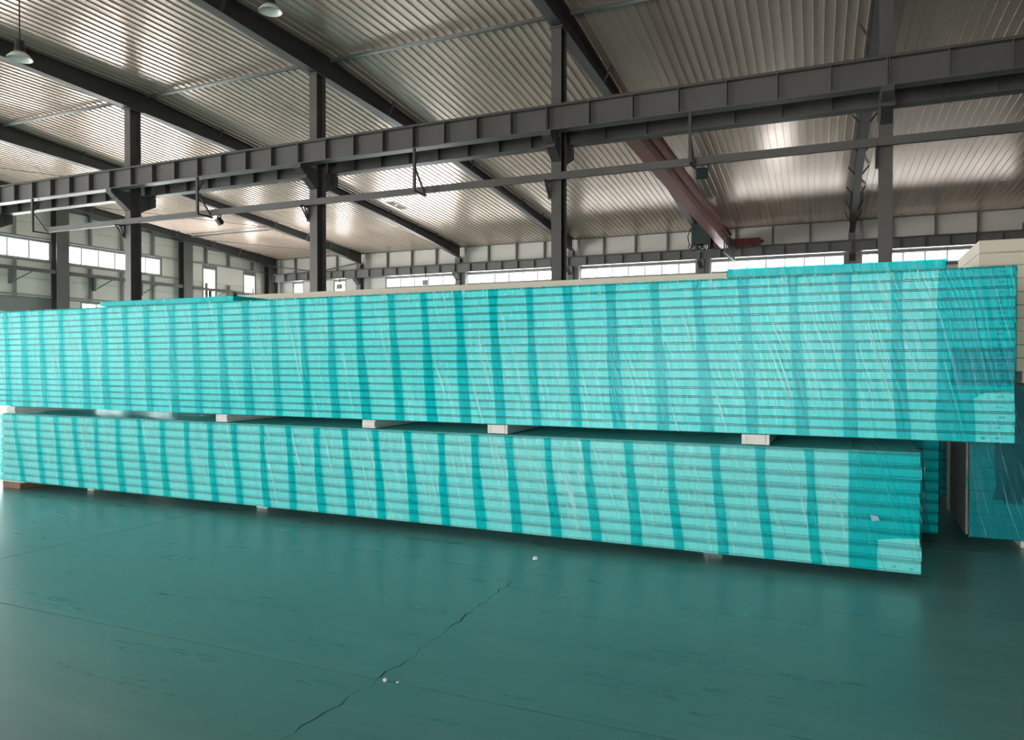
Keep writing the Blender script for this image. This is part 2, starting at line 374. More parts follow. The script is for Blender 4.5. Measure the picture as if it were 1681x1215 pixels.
for a, b, z0, z1 in LEFT_WINS: window('y', LEFT_X, a, b, z0, z1, .79 if b - a > 1 else 2, out=-1, rail=(b - a < 1 or z0 < 1))
for a, b in FRONT_WINS: window('x', FRONT_Y, a, b, WIN_Z0, WIN_Z1, out=-1)
dn = 0
for a, b, h in FRONT_DOORS:
    dn += 1
    struct(MB().box(a - .12, a, FRONT_Y - .2, FRONT_Y + .06, 0, h + .12).box(b, b + .12, FRONT_Y - .2, FRONT_Y + .06, 0, h + .12).box(a, b, FRONT_Y - .2, FRONT_Y + .06, h, h + .12).build('door_%d' % dn, M_STEEL))
for a, b, h in ADDED_LEFT_DOORS:
    dn += 1
    struct(MB().box(LEFT_X - .2, LEFT_X + .06, a - .12, a, 0, h + .12).box(LEFT_X - .2, LEFT_X + .06, b, b + .12, 0, h + .12).box(LEFT_X - .2, LEFT_X + .06, a, b, h, h + .12).build('door_%d' % dn, M_STEEL))

# ------------------------------------------------------------------ ceiling: ribbed sheets
ceil = struct(empty('ceiling'))
def roof_sheet_mesh():
    prof = []   # (x, dz) over one 1 m sheet, ribs stand down from the flat
    for i in range(5):
        c = .1 + .2 * i
        prof += [(c - .017, .0), (c - .010, -.020), (c + .010, -.020), (c + .017, .0)]
    prof = [(0, 0)] + prof + [(1.0, 0)]
    ys = [FRONT_Y - .2, 8, RIDGE_Y, 20, 27, BACK_Y + .2]
    mb = MB(); n = len(prof); vs = []; fs = []
    for yy in ys:
        for px, pz in prof: vs.append((px - .031 * (yy - MID_Y), yy, roof_z(yy) + .022 + pz))
    for k in range(len(ys) - 1):
        for i in range(n - 1): fs.append((k * n + i, (k + 1) * n + i, (k + 1) * n + i + 1, k * n + i + 1))
    # upper skin closes the sheet
    o = len(vs)
    for yy in ys: vs += [(-.031 * (yy - MID_Y), yy, roof_z(yy) + .09), (1 - .031 * (yy - MID_Y), yy, roof_z(yy) + .09)]
    for k in range(len(ys) - 1):
        fs.append((o + 2 * k, o + 2 * k + 1, o + 2 * k + 3, o + 2 * k + 2))
    return mb.add(vs, fs).mesh('roof_sheet', M_ROOF)
rs = roof_sheet_mesh()
for i in range(45):
    link_mesh('roof_sheet', rs, ceil, (-30.4 + i * 1.0, 0, 0.004 * (i % 2)))
# printed stamp on one sheet
st = MB()
def stamp_pt(u, v):   # u along y 0..1.05, v along x
    yy = 24.75 + u; return (-16.25 + v - .031 * (yy - 24.75), yy, roof_z(yy) + .001)
def stamp_rect(u0, u1, v0, v1):
    p = [stamp_pt(u0, v0), stamp_pt(u1, v0), stamp_pt(u1, v1), stamp_pt(u0, v1)]
    st.add(p + [(a, b, c + .002) for a, b, c in p], [(0, 1, 2, 3), (4, 7, 6, 5), (0, 4, 5, 1), (1, 5, 6, 2), (2, 6, 7, 3), (3, 7, 4, 0)])
for r in ((0, 1.05, 0, .07), (0, 1.05, .34, .40), (0, .16, .07, .34), (.9, 1.05, .07, .34), (.25, .4, .07, .25), (.5, .62, .18, .34), (.7, .8, .07, .34)): stamp_rect(*r)
st.build('printed_stamp', M_STAMP, ceil)['label'] = 'small brown printed stamp on the ribbed sheet'

# ------------------------------------------------------------------ roof rafters
RAF_Y = [-8.8, 4, 8, 10, 13.8, 17, 20.5, 26, 29, 32.75]
RAF_D = [.45, .28, .32, .36, .49, .36, .26, .28, .36, .52]
RLAB = {-1: 'dark steel roof rafter at the far right end of the ceiling', 0: 'dark rafter behind the right column with paired herringbone braces',
        1: 'dark roof rafter rising over the column beside the red crane girder', 2: 'dark roof rafter crossing the third column from the right',
        3: 'dark roof rafter over the second column from the left', 4: 'dark roof rafter between the left pendant lamp and the left wall',
        5: 'grey rafter running along the top of the left end wall'}
for k in range(-1, 6):
    r = thing('roof_rafter', RLAB[k], 'rafter', 'steel roof rafters')
    fw = .11
    top = [(raf_x(k, y), y, roof_z(y)) for y in RAF_Y]; bot = [(raf_x(k, y), y, roof_z(y) - d) for y, d in zip(RAF_Y, RAF_D)]
    MB().sweep(top, [(-fw, 0, -.016), (fw, 0, -.016), (fw, 0, 0), (-fw, 0, 0)]).build('top_flange', M_STEEL_D, r)
    MB().sweep(bot, [(-fw, 0, 0), (fw, 0, 0), (fw, 0, .016), (-fw, 0, .016)]).build('bottom_flange', M_STEEL_D, r)
    wv = []; wfc = []
    for t_, b_ in zip(top, bot):
        wv += [(b_[0] - .006, b_[1], b_[2] + .016), (b_[0] + .006, b_[1], b_[2] + .016), (t_[0] + .006, t_[1], t_[2] - .016), (t_[0] - .006, t_[1], t_[2] - .016)]
    for i in range(len(top) - 1):
        a = 4 * i; b = a + 4
        wfc += [(a + q, a + (q + 1) % 4, b + (q + 1) % 4, b + q) for q in range(4)]
    wfc += [(3, 2, 1, 0), tuple(range(len(wv) - 4, len(wv)))]
    MB().add(wv, wfc).build('web', M_STEEL_D, r)
    for yb in (8.0, 10.6, 16.5, 19.2, 21.4, 23.6, 25.8, 28.0, 29.8, 31.3):
        d = [RAF_D[i] + (RAF_D[i + 1] - RAF_D[i]) * (yb - RAF_Y[i]) / (RAF_Y[i + 1] - RAF_Y[i]) for i in range(len(RAF_Y) - 1) if RAF_Y[i] <= yb <= RAF_Y[i + 1]][0]
        for sd in (-1, 1):
            if k == 5 and sd < 0: continue
            x = raf_x(k, yb)
            MB().bar((x + sd * .10, yb, roof_z(yb) - d + .02), (x + sd * .29, yb, roof_z(yb) - .01), .04, .04).build('fly_brace', M_STEEL_D, r)

# ridge tie tubes between the rafters, and one near the eave in the left end bay
TLAB = {0: 'thin brown tie tube under the roof right of the red crane', 1: 'brown tie tube in the roof bay left of the tall middle column',
        2: 'grey tie tube in the bright roof bay left of centre', 3: 'grey tie tube in the roof bay beside the left pendant lamp', 4: 'grey tie tube in the leftmost roof bay'}
for k in range(0, 5):
    z = roof_z(13.97) - .06
    t = MB().tube([(KM[k] - .13, 13.97, z), (KM[k + 1] + .13, 13.97, z)], .045, 10).build('tie_tube', M_STEEL_L, None, smooth=True)
    tag(t, {0: 'tie tube under the dark roof bay right of the crane girder', 1: TLAB[1], 2: TLAB[2], 3: TLAB[3], 4: TLAB[4]}[k], 'tube', 'roof tie tubes')
z = roof_z(26.7) - .07
tag(MB().tube([(raf_x(5, 26.7) + .13, 26.7, z), (raf_x(4, 26.7) - .13, 26.7, z)], .04, 10).build('tie_tube', M_STEEL_L), 'thin tie tube across the end roof bay near the left wall', 'tube', 'roof tie tubes')
# thin crossed rods in the end bay
rods = [('upper', 14.3, 20.4), ('middle', 20.6, 26.5), ('lower', 26.9, 32.3)]
RODL = {('upper', 0): 'thin steel bracing rod under the roof nearest the left edge, sloping one way', ('upper', 1): 'thin steel bracing rod crossing the rod nearest the left edge',
        ('middle', 0): 'thin bracing rod across the pale roof above the left floodlight', ('middle', 1): 'second thin bracing rod crossing over the pale roof above the left floodlight',
        ('lower', 0): 'thin bracing rod in the pale roof corner by the left wall', ('lower', 1): 'thin bracing rod crossing in the pale roof corner by the back wall'}
for nm, y0, y1 in rods:
    for q in (0, 1):
        ya, yb = (y0, y1) if q == 0 else (y1, y0)
        o = MB().tube([(raf_x(5, ya) + .14, ya, roof_z(ya) - .12 - .03 * q), (raf_x(4, yb) - .14, yb, roof_z(yb) - .12 - .03 * q)], .012, 6).build('bracing_rod', M_STEEL)
        tag(o, RODL[(nm, q)], 'rod', 'roof bracing rods')

# ------------------------------------------------------------------ middle-row columns with corbels
CLAB = {0: 'grey steel column at right in front of the dark roof', 1: 'grey steel column in the middle beside the red crane girder', 2: 'dark steel column left of centre standing behind the stack',
        3: 'dark steel column near the left with a big double corbel', 4: 'dark steel column whose corbel shows at the left edge', -1: 'steel column beyond the right edge'}
def i_column(parent, cx, cy, w, d, z0, z1, mat):
    MB().box(cx - w / 2, cx + w / 2, cy - d / 2, cy - d / 2 + .016, z0, z1).build('front_flange', mat, parent)
    MB().box(cx - w / 2, cx + w / 2, cy + d / 2 - .016, cy + d / 2, z0, z1).build('rear_flange', mat, parent)
    MB().box(cx - .006, cx + .006, cy - d / 2 + .016, cy + d / 2 - .016, z0, z1).build('web', mat, parent)
for k in range(0, 5):
    x = KM[k]
    c = thing('steel_column', CLAB[k], 'column', 'middle row of steel columns')
    i_column(c, x, MID_Y, .20, .32, .02, roof_z(MID_Y) - .51, M_STEEL)
    MB().box(x - .2, x + .2, MID_Y - .25, MID_Y + .25, 0, .02).build('base_plate', M_STEEL, c)
    MB().box(x - .14, x + .14, MID_Y - .2, MID_Y + .2, roof_z(MID_Y) - .53, roof_z(MID_Y) - .503).build('cap_plate', M_STEEL, c)
    fy, ry = MID_Y - .16, MID_Y + .16
    MB().prism([(fy, 5.40), (fy, 5.845), (12.95, 5.845), (12.95, 5.76)], x - .09, x + .09, 'x').build('front_corbel', M_STEEL_D, c)
    MB().prism([(ry, 5.40), (14.27, 5.62), (14.27, 5.845), (ry, 5.845)], x - .09, x + .09, 'x').build('rear_corbel', M_STEEL_D, c)
    for yy in (13.14, 14.08): MB().box(x - .11, x + .11, yy - .012, yy + .012, 5.58 if yy < 13.5 else 5.62, 5.84).build('corbel_stiffener', M_STEEL_D, c)
    b = MB().bar((x - .14, 13.36, 5.03), (x - .14, 13.47, 4.78), .03).bar((x - .14, 13.22, 5.02), (x - .14, 13.48, 5.02), .03).bar((x - .14, 13.24, 5.02), (x - .14, 13.47, 4.74), .025)
    b.box(x - .16, x - .1, 13.465, 13.489, 4.70, 5.05).build('rail_bracket', M_STEEL_D, c)

# ------------------------------------------------------------------ crane runway beams
def runway(y, k0, k1, z0, z1, label, group, pos=None, w=.24, mat=None, pitch=.76):
    """I-beam along x from bay line k0 to k1"""
    x0, x1 = pos if pos else (KM[k1] + .004, KM[k0] - .004)
    b = thing('runway_beam', label, 'beam', group); mat = mat or M_STEEL
    MB().box(x0, x1, y - w / 2, y + w / 2, z1 - .018, z1).build('top_flange', mat, b)
    MB().box(x0, x1, y - w / 2, y + w / 2, z0, z0 + .018).build('bottom_flange', mat, b)
    MB().box(x0, x1, y - .005, y + .005, z0 + .018, z1 - .018).build('web', mat, b)
    MB().box(x0, x1, y - .035, y + .035, z1, z1 + .05).build('crane_rail', M_STEEL_D, b)
    n = max(1, round((x1 - x0) / pitch))
    me = MB().box(-.006, .006, -w / 2 + .01, -.005, z0 + .018, z1 - .018).box(-.006, .006, .005, w / 2 - .01, z0 + .018, z1 - .018).mesh('stiffener', mat)
    for i in range(n + 1):
        xx = x0 + .008 + (x1 - x0 - .016) * i / n
        link_mesh('stiffener', me, b, (xx, y, 0))
    return b
BAYS = ['between the right column and the right edge', 'in the bay crossing in front of the red crane girder', 'in the bay left of the middle column', 'in the bay between the two left columns', 'in the leftmost bay']
for i, k in enumerate(range(-1, 4)):
    runway(13.08, k, k + 1, 5.848, 6.30, 'dark front crane runway beam ' + BAYS[i], 'front crane runway beams')
    runway(14.10, k, k + 1, 5.848, 6.30, 'rear crane runway beam ' + BAYS[i] + '', 'rear crane runway beams')
runway(13.08, 4, 5, 5.848, 6.30, 'end length of front crane runway beam at the left edge', 'front crane runway beams', pos=(-28.3, KM[4] - .004))
runway(14.10, 4, 5, 5.848, 6.30, 'end length of rear crane runway beam at the left edge', 'rear crane runway beams', pos=(-28.3, KM[4] - .004))
WB = ['at the far right of the back wall', 'right of the red crane at the back wall', 'left of the red crane at the back wall', 'behind the middle column at the back wall', 'behind the tall left-centre column at the back wall']
wbx = [(KW[k + 1] + .004, KW[k] - .004) for k in range(-1, 4)]
for i, p in enumerate(wbx): runway(32.3, 0, 0, 5.90, 6.30, 'grey runway beam ' + WB[i], 'back wall runway beams', pos=p, pitch=.8, mat=M_STEEL_HAZE)
runway(32.3, 0, 0, 5.90, 6.30, 'grey runway beam ending in the left back corner', 'back wall runway beams', pos=(-28.4, KW[4] - .004), pitch=.8, mat=M_STEEL_HAZE)

# ------------------------------------------------------------------ wall columns and downpipes
WLAB = {-1: 'grey wall column at the right end of the back wall', 0: 'grey wall column under the herringbone braced rafter', 1: 'grey wall column behind the crane hoist', 2: 'grey back wall column just right of the middle column',
        3: 'grey back wall column between two window strips left of centre', 4: 'grey back wall column near the left corner with diagonal tube'}
for k in range(-1, 5):
    x = KW[k]
    c = thing('wall_column', WLAB[k], 'column', 'back wall columns')
    i_column(c, x, 32.64, .26, .28, 0, roof_z(32.7) - .54, M_STEEL_HAZE)
    MB().prism([(32.50, 5.55), (32.50, 5.895), (32.15, 5.895), (32.15, 5.78)], x - .1, x + .1, 'x').build('corbel', M_STEEL_D, c)
    if k > -1:
        p = MB().tube([(x + .34, 32.73, .05), (x + .34, 32.73, 7.15)], .055, 10).build('downpipe', M_WHITE, None, smooth=True)
        tag(p, 'pale downpipe beside the ' + WLAB[k][5:], 'pipe', 'back wall downpipes')
LL = {20.38: 'grey left wall column nearest the left edge', 26.7: 'grey left wall column right of the left window strip', 32.5: 'dark column in the corner of left and back wall'}
for yy, lb in LL.items():
    c = thing('wall_column', lb, 'column', 'left wall columns')
    x = LEFT_X + .24
    MB().box(x - .17, x - .155, yy - .27, yy + .27, 0, roof_z(yy) - .3).build('rear_flange', M_STEEL, c)
    MB().box(x + .155, x + .17, yy - .27, yy + .27, 0, roof_z(yy) - .3).build('front_flange', M_STEEL, c)
    MB().box(x - .155, x + .155, yy - .008, yy + .008, 0, roof_z(yy) - .3).build('web', M_STEEL, c)
p = MB().tube([(-28.45, 32.73, .05), (-28.45, 32.73, 7.15)], .055, 10).build('downpipe', M_WHITE, None, smooth=True)
tag(p, 'pale downpipe in the left back corner', 'pipe', 'back wall downpipes')
for a, b, lb in (((-28.6, 32.36, 6.77), (-26.0, 32.36, 6.385), 'diagonal brace tube sloping down from the left back corner'), ((-25.2, 32.36, 6.385), (-23.1, 32.47, 6.68), 'diagonal brace tube rising to the back wall column near the corner')):
    tag(MB().tube([a, b], .035, 8).build('brace_tube', M_STEEL), lb, 'tube', 'back wall brace tubes')
# ledger along the left wall with small brackets
for a, b, lb in ((8.0, 20.08, 'grey ledger beam along the left wall at the left edge'), (20.68, 26.38, 'grey ledger beam along the left wall right of the first wall column'), (27.02, 32.2, 'grey ledger beam along the left wall towards the back corner')):
    t = thing('wall_ledger', lb, 'beam', 'left wall ledger beams')
    MB().box(LEFT_X + .30, LEFT_X + .40, a, b, 5.08, 5.22).build('channel', M_STEEL, t)
    yy = a + 1.2
    while yy < b - .3:
        MB().box(LEFT_X + .155, LEFT_X + .30, yy - .05, yy + .05, 4.55, 5.20).bar((LEFT_X + .29, yy + .1, 4.66), (LEFT_X + .36, yy + .75, 5.08), .035).build('bracket', M_STEEL, t); yy += 2.3

# ------------------------------------------------------------------ cable rail with hangers, floodlights
RY = 13.40
rail = thing('cable_rail', 'long thin grey cable rail hung below the front runway beam', 'rail')
for a, b in ((-19.5, -10.86), (-10.86, -5.13), (-5.13, .51), (.51, 9.0)):
    MB().box(a, b, RY - .035, RY + .035, 5.035, 5.045).box(a, b, RY - .035, RY + .035, 5.16, 5.17).box(a, b, RY - .035, RY - .028, 5.045, 5.16).build('channel', M_STEEL, rail)
for x in (-19.46, -13.67, -7.86, -2.41, 3.2):
    MB().bar((x, 12.99, 5.846), (x, 12.99, 4.98), .05, .05).bar((x, 12.97, 5.0), (x, RY + .04, 5.0), .04, .04).bar((x, 12.99, 5.50), (x, RY, 5.02), .03, .03).bar((x, 12.99, 5.5), (x, 13.17, 5.825), .03, .03).build('hanger', M_STEEL_D, rail)
def floodlight(x, lb, rz):
    f = thing('floodlight', lb, 'lamp', 'rail floodlights', (x, RY, 5.03)); f.rotation_euler = (0, 0, rz)
    MB().box(-.12, -.105, -.012, .012, -.14, -.01).box(.105, .12, -.012, .012, -.14, -.01).box(-.12, .12, -.012, .012, -.012, 0).build('yoke', M_STEEL_D, f)
    h = MB().box(-.10, .10, -.035, .035, -.09, .09).build('housing', M_CABLE, f, bevel=.008); h.location = (0, 0, -.15); h.rotation_euler = (math.radians(35), 0, 0)
    g = MB().box(-.085, .085, -.042, -.036, -.075, .075).build('lens', M_GROUT, h)
    fins = MB()
    for i in range(6): fins.box(-.085 + i * .03, -.075 + i * .03, .036, .065, -.07, .07)
    fins.build('heat_sink', M_CABLE, h)
floodlight(-13.42, 'small black floodlight hanging from the cable rail at left', -.5)
floodlight(-2.28, 'small black floodlight hanging from the cable rail near the red crane', .15)

for x, lb in ((-18.85, 'grey floodlight box hanging before the back windows left of centre'), (-24.0, 'grey floodlight box before the small back window near the left-centre column')):
    f = thing('floodlight', lb, 'lamp', 'back wall floodlights')
    MB().box(x - .15, x + .15, 32.12, 32.22, 5.36, 5.60).build('housing', M_STEEL_HAZE, f, bevel=.01)
    MB().box(x - .13, x + .13, 32.105, 32.119, 5.38, 5.58).build('lens', M_STEEL_L, f)
    MB().box(x - .02, x + .02, 32.19, 32.23, 5.60, 5.898).build('bracket', M_STEEL_D, f)

# ------------------------------------------------------------------ pendant lamps
def pendant(x, y, zb, lb):
    t = thing('pendant_lamp', lb, 'lamp', 'high bay pendant lamps', (x, y, zb))
    sh = [(.205, 0), (.20, .02), (.14, .085), (.088, .125), (.086, .12), (.135, .078), (.192, .016), (.198, 0)]
    rf = MB().lathe(sh, n=28).build('reflector', M_LAMP, t, smooth=True)
    MB().lathe([(.0, .118), (.086, .118), (.09, .135), (.09, .19), (.075, .2), (.075, .31), (.05, .33), (.0, .33)], n=20).build('driver_housing', M_CABLE, t, smooth=False)
    MB().lathe([(.0, .10), (.084, .10), (.084, .116), (0, .116)], n=20).build('lens', M_LAMP, rf)
    MB().tube([(0, 0, .325), (0, 0, roof_z(y) + .02 - zb)], .011, 6).build('rod', M_CABLE, t)
pendant(-9.3, 10.5, 7.78, 'white pendant lamp with black top at the upper edge, left of centre')
pendant(-13.3, 8.67, 6.92, 'white pendant lamp on a long rod in the upper left corner')

# ------------------------------------------------------------------ red overhead crane
cr = thing('overhead_crane', 'dark red overhead crane girder running back to the rear wall', 'crane')
def gx(y): return -4.02 - .024 * (y - 15)
path = [(gx(y), y, 0) for y in (14.3, 32.1)]
MB().sweep(path, [(-.17, 0, 6.18), (.17, 0, 6.18), (.17, 0, 6.20), (-.17, 0, 6.20)]).build('bottom_plate', M_RED, cr)
MB().sweep(path, [(-.20, 0, 6.80), (.20, 0, 6.80), (.20, 0, 6.82), (-.20, 0, 6.82)]).build('top_plate', M_RED, cr)
for sd in (-1, 1):
    MB().sweep(path, [(sd * .14 - .006, 0, 6.20), (sd * .14 + .006, 0, 6.20), (sd * .14 + .006, 0, 6.80), (sd * .14 - .006, 0, 6.80)]).build('web_plate', M_RED, cr)
MB().sweep(path, [(.147, 0, 6.44), (.19, 0, 6.44), (.19, 0, 6.48), (.147, 0, 6.48)]).build('side_channel', M_RED, cr)
for yy in (14.10, 32.3):
    cx = gx(yy)
    MB().box(cx - 1.3, cx + 1.3, yy - .10, yy + .10, 6.38, 6.66).build('end_carriage', M_RED, cr, bevel=.01)
    for sx in (-1, 1):
        MB().lathe([(0, -.05), (.10, -.05), (.10, .05), (0, .05)], n=16).build('wheel', M_STEEL_D, cr)
        w = cr.children[-1]; w.rotation_euler = (R90, 0, 0); w.location = (cx + sx * 1.05, yy, 6.451)
        MB().box(cx + sx * 1.3 - (.0 if sx > 0 else .12), cx + sx * 1.3 + (.12 if sx > 0 else 0), yy - .05, yy + .05, 6.46, 6.56).build('buffer', M_CABLE, cr)
h = thing('crane_hoist', 'dark green hoist with looped cables on the far end of the red crane girder', 'hoist')
hy = 29.3; hx = gx(hy)
MB().tube([(hx - .58, hy - .5, 6.12), (hx - .58, hy + .5, 6.12)], .20, 18).build('drum', M_GREEN, h)
MB().box(hx - .92, hx - .26, hy - .55, hy - .25, 5.98, 6.80).build('gearbox', M_GREEN, h, bevel=.03)
MB().box(hx - .86, hx - .30, hy - .2, hy + .5, 6.36, 6.78).build('motor_housing', M_GREEN, h, bevel=.05)
MB().box(hx - .9, hx - .26, hy + .52, hy + .58, 5.95, 6.80).box(hx - .34, hx - .1465, hy - .5, hy + .5, 6.50, 6.74).build('trolley_frame', M_STEEL_D, h)
for q in range(7):
    x0 = hx - .98 + q * .10; dz = .16 + .12 * ((q * 7) % 4) / 3
    MB().tube([(x0, hy - .6, 6.0), (x0 - .05, hy - .62, 6.0 - dz * .7), (x0 + .05, hy - .6, 6.0 - dz), (x0 + .12, hy - .58, 6.0 - dz * .6), (x0 + .14, hy - .58, 6.0)], .015, 6).build('cable_loop', M_CABLE, h, smooth=True)
MB().tube([(hx - .93, hy - .58, 6.6), (hx - 1.04, hy - .6, 6.3), (hx - .98, hy - .6, 6.0), (hx - .85, hy - .58, 5.9)], .018, 6).build('cable_loop', M_CABLE, h, smooth=True)
MB().tube([(hx - .95, hy - .5, 5.74), (hx - .2, hy - .5, 5.74)], .02, 6).bar((hx - .9, hy - .5, 5.74), (hx - .9, hy - .5, 6.0), .025).bar((hx - .25, hy - .5, 5.74), (hx - .25, hy - .5, 6.5), .025).build('guard_bar', M_STEEL_L, h)
ld = thing('crane_ladder', 'short ladder frame hanging beside the hoist on the right of the crane', 'ladder')
for yy in (28.6, 31.4): MB().box(hx + .30, hx + .34, yy - .03, yy + .03, 5.62, 6.44).build('side_rail', M_STEEL, ld)
for yy in (29.1, 29.6, 30.1, 30.6, 31.0): MB().box(hx + .30, hx + .34, yy - .02, yy + .02, 5.64, 6.43).build('rung', M_STEEL, ld)
for yy in (28.6, 31.4): MB().box(gx(yy) + .191, hx + .32, yy - .02, yy + .02, 6.40, 6.44).build('hook', M_STEEL, ld)
MB().box(hx + .30, hx + .35, 28.4, 31.5, 5.56, 5.62).build('bottom_rail', M_STEEL_L, ld)
MB().box(hx + .30, hx + .34, 28.4, 31.5, 6.40, 6.44).build('top_rail', M_STEEL, ld)

# ------------------------------------------------------------------ panel stacks
FY = 6.06          # front face of the main stacks
def panel_mesh(L, D, H0, H1, prof_kind, mat, name='insulated_panel'):
    """panel lying flat, front at y=0, left end at x=0, height H0 at the left end and H1 at the right; the front edge carries the tongue and groove profile"""
    if prof_kind == 'fine':      # (depth behind the front, fraction of height)
        pr = [(.03, 0), (.03, .05), (0, .075), (0, .785), (.03, .80), (.03, .885), (.001, .90), (.001, .94), (.03, .955), (.03, 1)]
    elif prof_kind == 'broad':
        pr = [(.012, 0), (.002, .04), (-.003, .15), (.002, .17), (.016, .175), (.016, .195), (0, .20), (0, .74), (.018, .80), (.026, .97), (.024, 1)]
    else:
        pr = [(.010, 0), (.010, .04), (0, .06), (0, .90), (.010, .925), (.010, .965)]
    n = len(pr); vs = []
    for x, H in ((0, H0), (L, H1)):
        vs += [(x, p[0], p[1] * H) for p in pr] + [(x, D, H * pr[-1][1]), (x, D, 0)]
    m = n + 2
    fs = [tuple(range(m)), tuple(range(m, 2 * m))[::-1]] + [(i, m + i, m + (i + 1) % m, (i + 1) % m) for i in range(m)]
    me = MB().add(vs, fs).mesh(name, mat)
    if prof_kind != 'plain':      # dark gasket in fine joints, painted shade in broad grooves
        me.materials.append(M_GASKET if prof_kind == 'fine' else M_GROOVE_SHADE)
        for p in me.polygons:
            ys = [me.vertices[i].co.y for i in p.vertices]
            if len(ys) == 4 and min(ys) > (.0235 if prof_kind == 'fine' else .012) and max(ys) < .05: p.material_index = 1
    return me
def sn(x, z, s):   # cheap smooth noise for film wrinkles
    return math.sin(x * 7.1 + s) * .4 + math.sin((x + .27 * z) * 31 + 2.2 * s + math.sin(x * 2.3 + s)) * .35 + math.sin((x + .3 * z) * 67 + s * 1.7 + math.sin(z * 4)) * .25
def film_sheet(parent, name, mat, x0, x1, yf, z0, z1, yb, amp=.0022, seed=0., dx=.035, nz=14, zl=None, back=True, ztl=None):
    """wrap round the front, over the top and down the ends: front grid wrinkled, thin"""
    nx = max(2, int((x1 - x0) / dx)); vs = []; fs = []
    rows = []
    for t in [j / nz for j in range(nz)] + [.975, .997]:
        row = []
        for i in range(nx + 1):
            x = x0 + (x1 - x0) * i / nx
            zb = z0 if zl is None else zl + (z0 - zl) * i / nx
            zt = z1 if ztl is None else ztl + (z1 - ztl) * i / nx
            z = zb + (zt - zb) * t
            edge = math.exp(-((zt - z) / .06) ** 2)
            y = yf - abs(amp) * (1 + sn(x, z, seed)) - edge * .004 * (math.sin(x * 53 + seed) + math.sin(x * 91 + 1))
            row.append(len(vs)); vs.append((x, y, z))
        rows.append(row)
    if back:
        row = []
        for i in range(nx + 1):
            x = x0 + (x1 - x0) * i / nx; row.append(len(vs)); vs.append((x, yf + .03, (z1 if ztl is None else ztl + (z1 - ztl) * i / nx) + .002 + .0015 * math.sin(x * 47 + seed)))
        rows.append(row); row = []
        for i in range(nx + 1): row.append(len(vs)); vs.append((x0 + (x1 - x0) * i / nx, yb, (z1 if ztl is None else ztl + (z1 - ztl) * i / nx) + .0015))
        rows.append(row); row = []
        for i in range(nx + 1):
            zb = z0 if zl is None else zl + (z0 - zl) * i / nx
            row.append(len(vs)); vs.append((x0 + (x1 - x0) * i / nx, yb + .004, zb))
        rows.append(row)
    for a, b in zip(rows[:-1], rows[1:]):
        for i in range(nx): fs.append((a[i], a[i + 1], b[i + 1], b[i]))
    if back:
        fs.append(tuple(r[-1] for r in rows)); fs.append(tuple(r[0] for r in rows)[::-1])
    return MB().add(vs, fs).build(name, mat, parent, smooth=True)
def film_band(parent, name, mat, poly_rows, yf, seed):
    """overlap strip following rows of (xl, xr, z) on the front"""
    vs = []; fs = []; n = 3
    for xl, xr, z in poly_rows:
        for i in range(n + 1):
            x = xl + (xr - xl) * i / n; vs.append((x, yf - .0016 * (1 + sn(x, z, seed)), z))
    for j in range(len(poly_rows) - 1):
        for i in range(n):
            a = j * (n + 1) + i; fs.append((a, a + 1, a + n + 2, a + n + 1))
    return MB().add(vs, fs).build(name, mat, parent, smooth=True)
def text_mark(parent, body, x, y, z, size, mat=M_INK, rz=0.):
    cu = bpy.data.curves.new('mark', 'FONT'); cu.body = body; cu.size = size; cu.resolution_u = 2
    o = bpy.data.objects.new('mark_tmp', cu); COL.objects.link(o)
    dg = bpy.context.evaluated_depsgraph_get(); me = bpy.data.meshes.new_from_object(o.evaluated_get(dg)); bpy.data.objects.remove(o)
    me.materials.clear(); me.materials.append(mat)
    q = bpy.data.objects.new('handwritten_mark', me); COL.objects.link(q); q.parent = parent
    q.location = (x - parent.location.x, y - parent.location.y, z); q.rotation_euler = (R90, rz, 0); return q

def stack(label, cat, group, x0, x1, yf, D, z0, z1, n, kind, mat, z0l=None, ragged=.0, z1l=None):
    t = thing('panel_stack', label, cat, group)
    rr = random.Random(int(abs(x1) * 1000) + n)
    z0l = z0 if z0l is None else z0l
    z1l = z1 if z1l is None else z1l
    hl, hr = (z1l - z0l) / n, (z1 - z0) / n
    base = panel_mesh(1.0, D, hl, hr, kind, mat)
    for i in range(n):
        e = rr.uniform(-ragged, ragged) * .5; dy = rr.uniform(0, .003)
        L = x1 - x0 + e
        zl = z0l + hl * i; zr = z0 + hr * i
        me = base.copy() if (z0l != z0 or True) else base
        for v in me.vertices:
            f = v.co.x; v.co.x = f * L; v.co.z += zl if f < .5 else zr
        me.update(); link_mesh('insulated_panel', me, t, (x0, yf + dy, 0))
    return t
UT = [-9.597, -9.27, -8.929, -8.576, -8.182, -7.842, -7.493, -7.155, -6.763, -6.421, -6.056, -5.713, -5.349, -4.968, -4.631, -4.3, -3.918, -3.572, -3.208, -2.854, -2.513, -2.148, -1.778, -1.405, -1.063, -0.714, -0.351, 0.007, 0.339]
UB = [x + .07 for x in UT[:8]] + [-6.698, -6.358, -5.978, -5.645, -5.259, -4.897, -4.555, -4.197, -3.819, -3.464, -3.116, -2.776, -2.427, -2.065, -1.698, -1.327, -0.979, -0.633, -0.282, 0.057, 0.396]
LT = [-9.435, -9.01, -8.676, -8.342, -7.986, -7.622, -7.26, -6.911, -6.545, -6.21, -5.869, -5.499, -5.143, -4.799, -4.45, -4.096, -3.739, -3.387, -3.036, -2.695, -2.331, -1.983, -1.615, -1.278, -0.918, -0.583, -0.238]
LB = [-9.268, -8.905, -8.564, -8.222, -7.89, -7.529, -7.17, -6.842, -6.479, -6.128, -5.79, -5.422, -5.084, -4.727, -4.37, -4.019, -3.658, -3.324, -2.969, -2.617, -2.252, -1.891, -1.547, -1.202, -0.855, -0.518, -0.171]
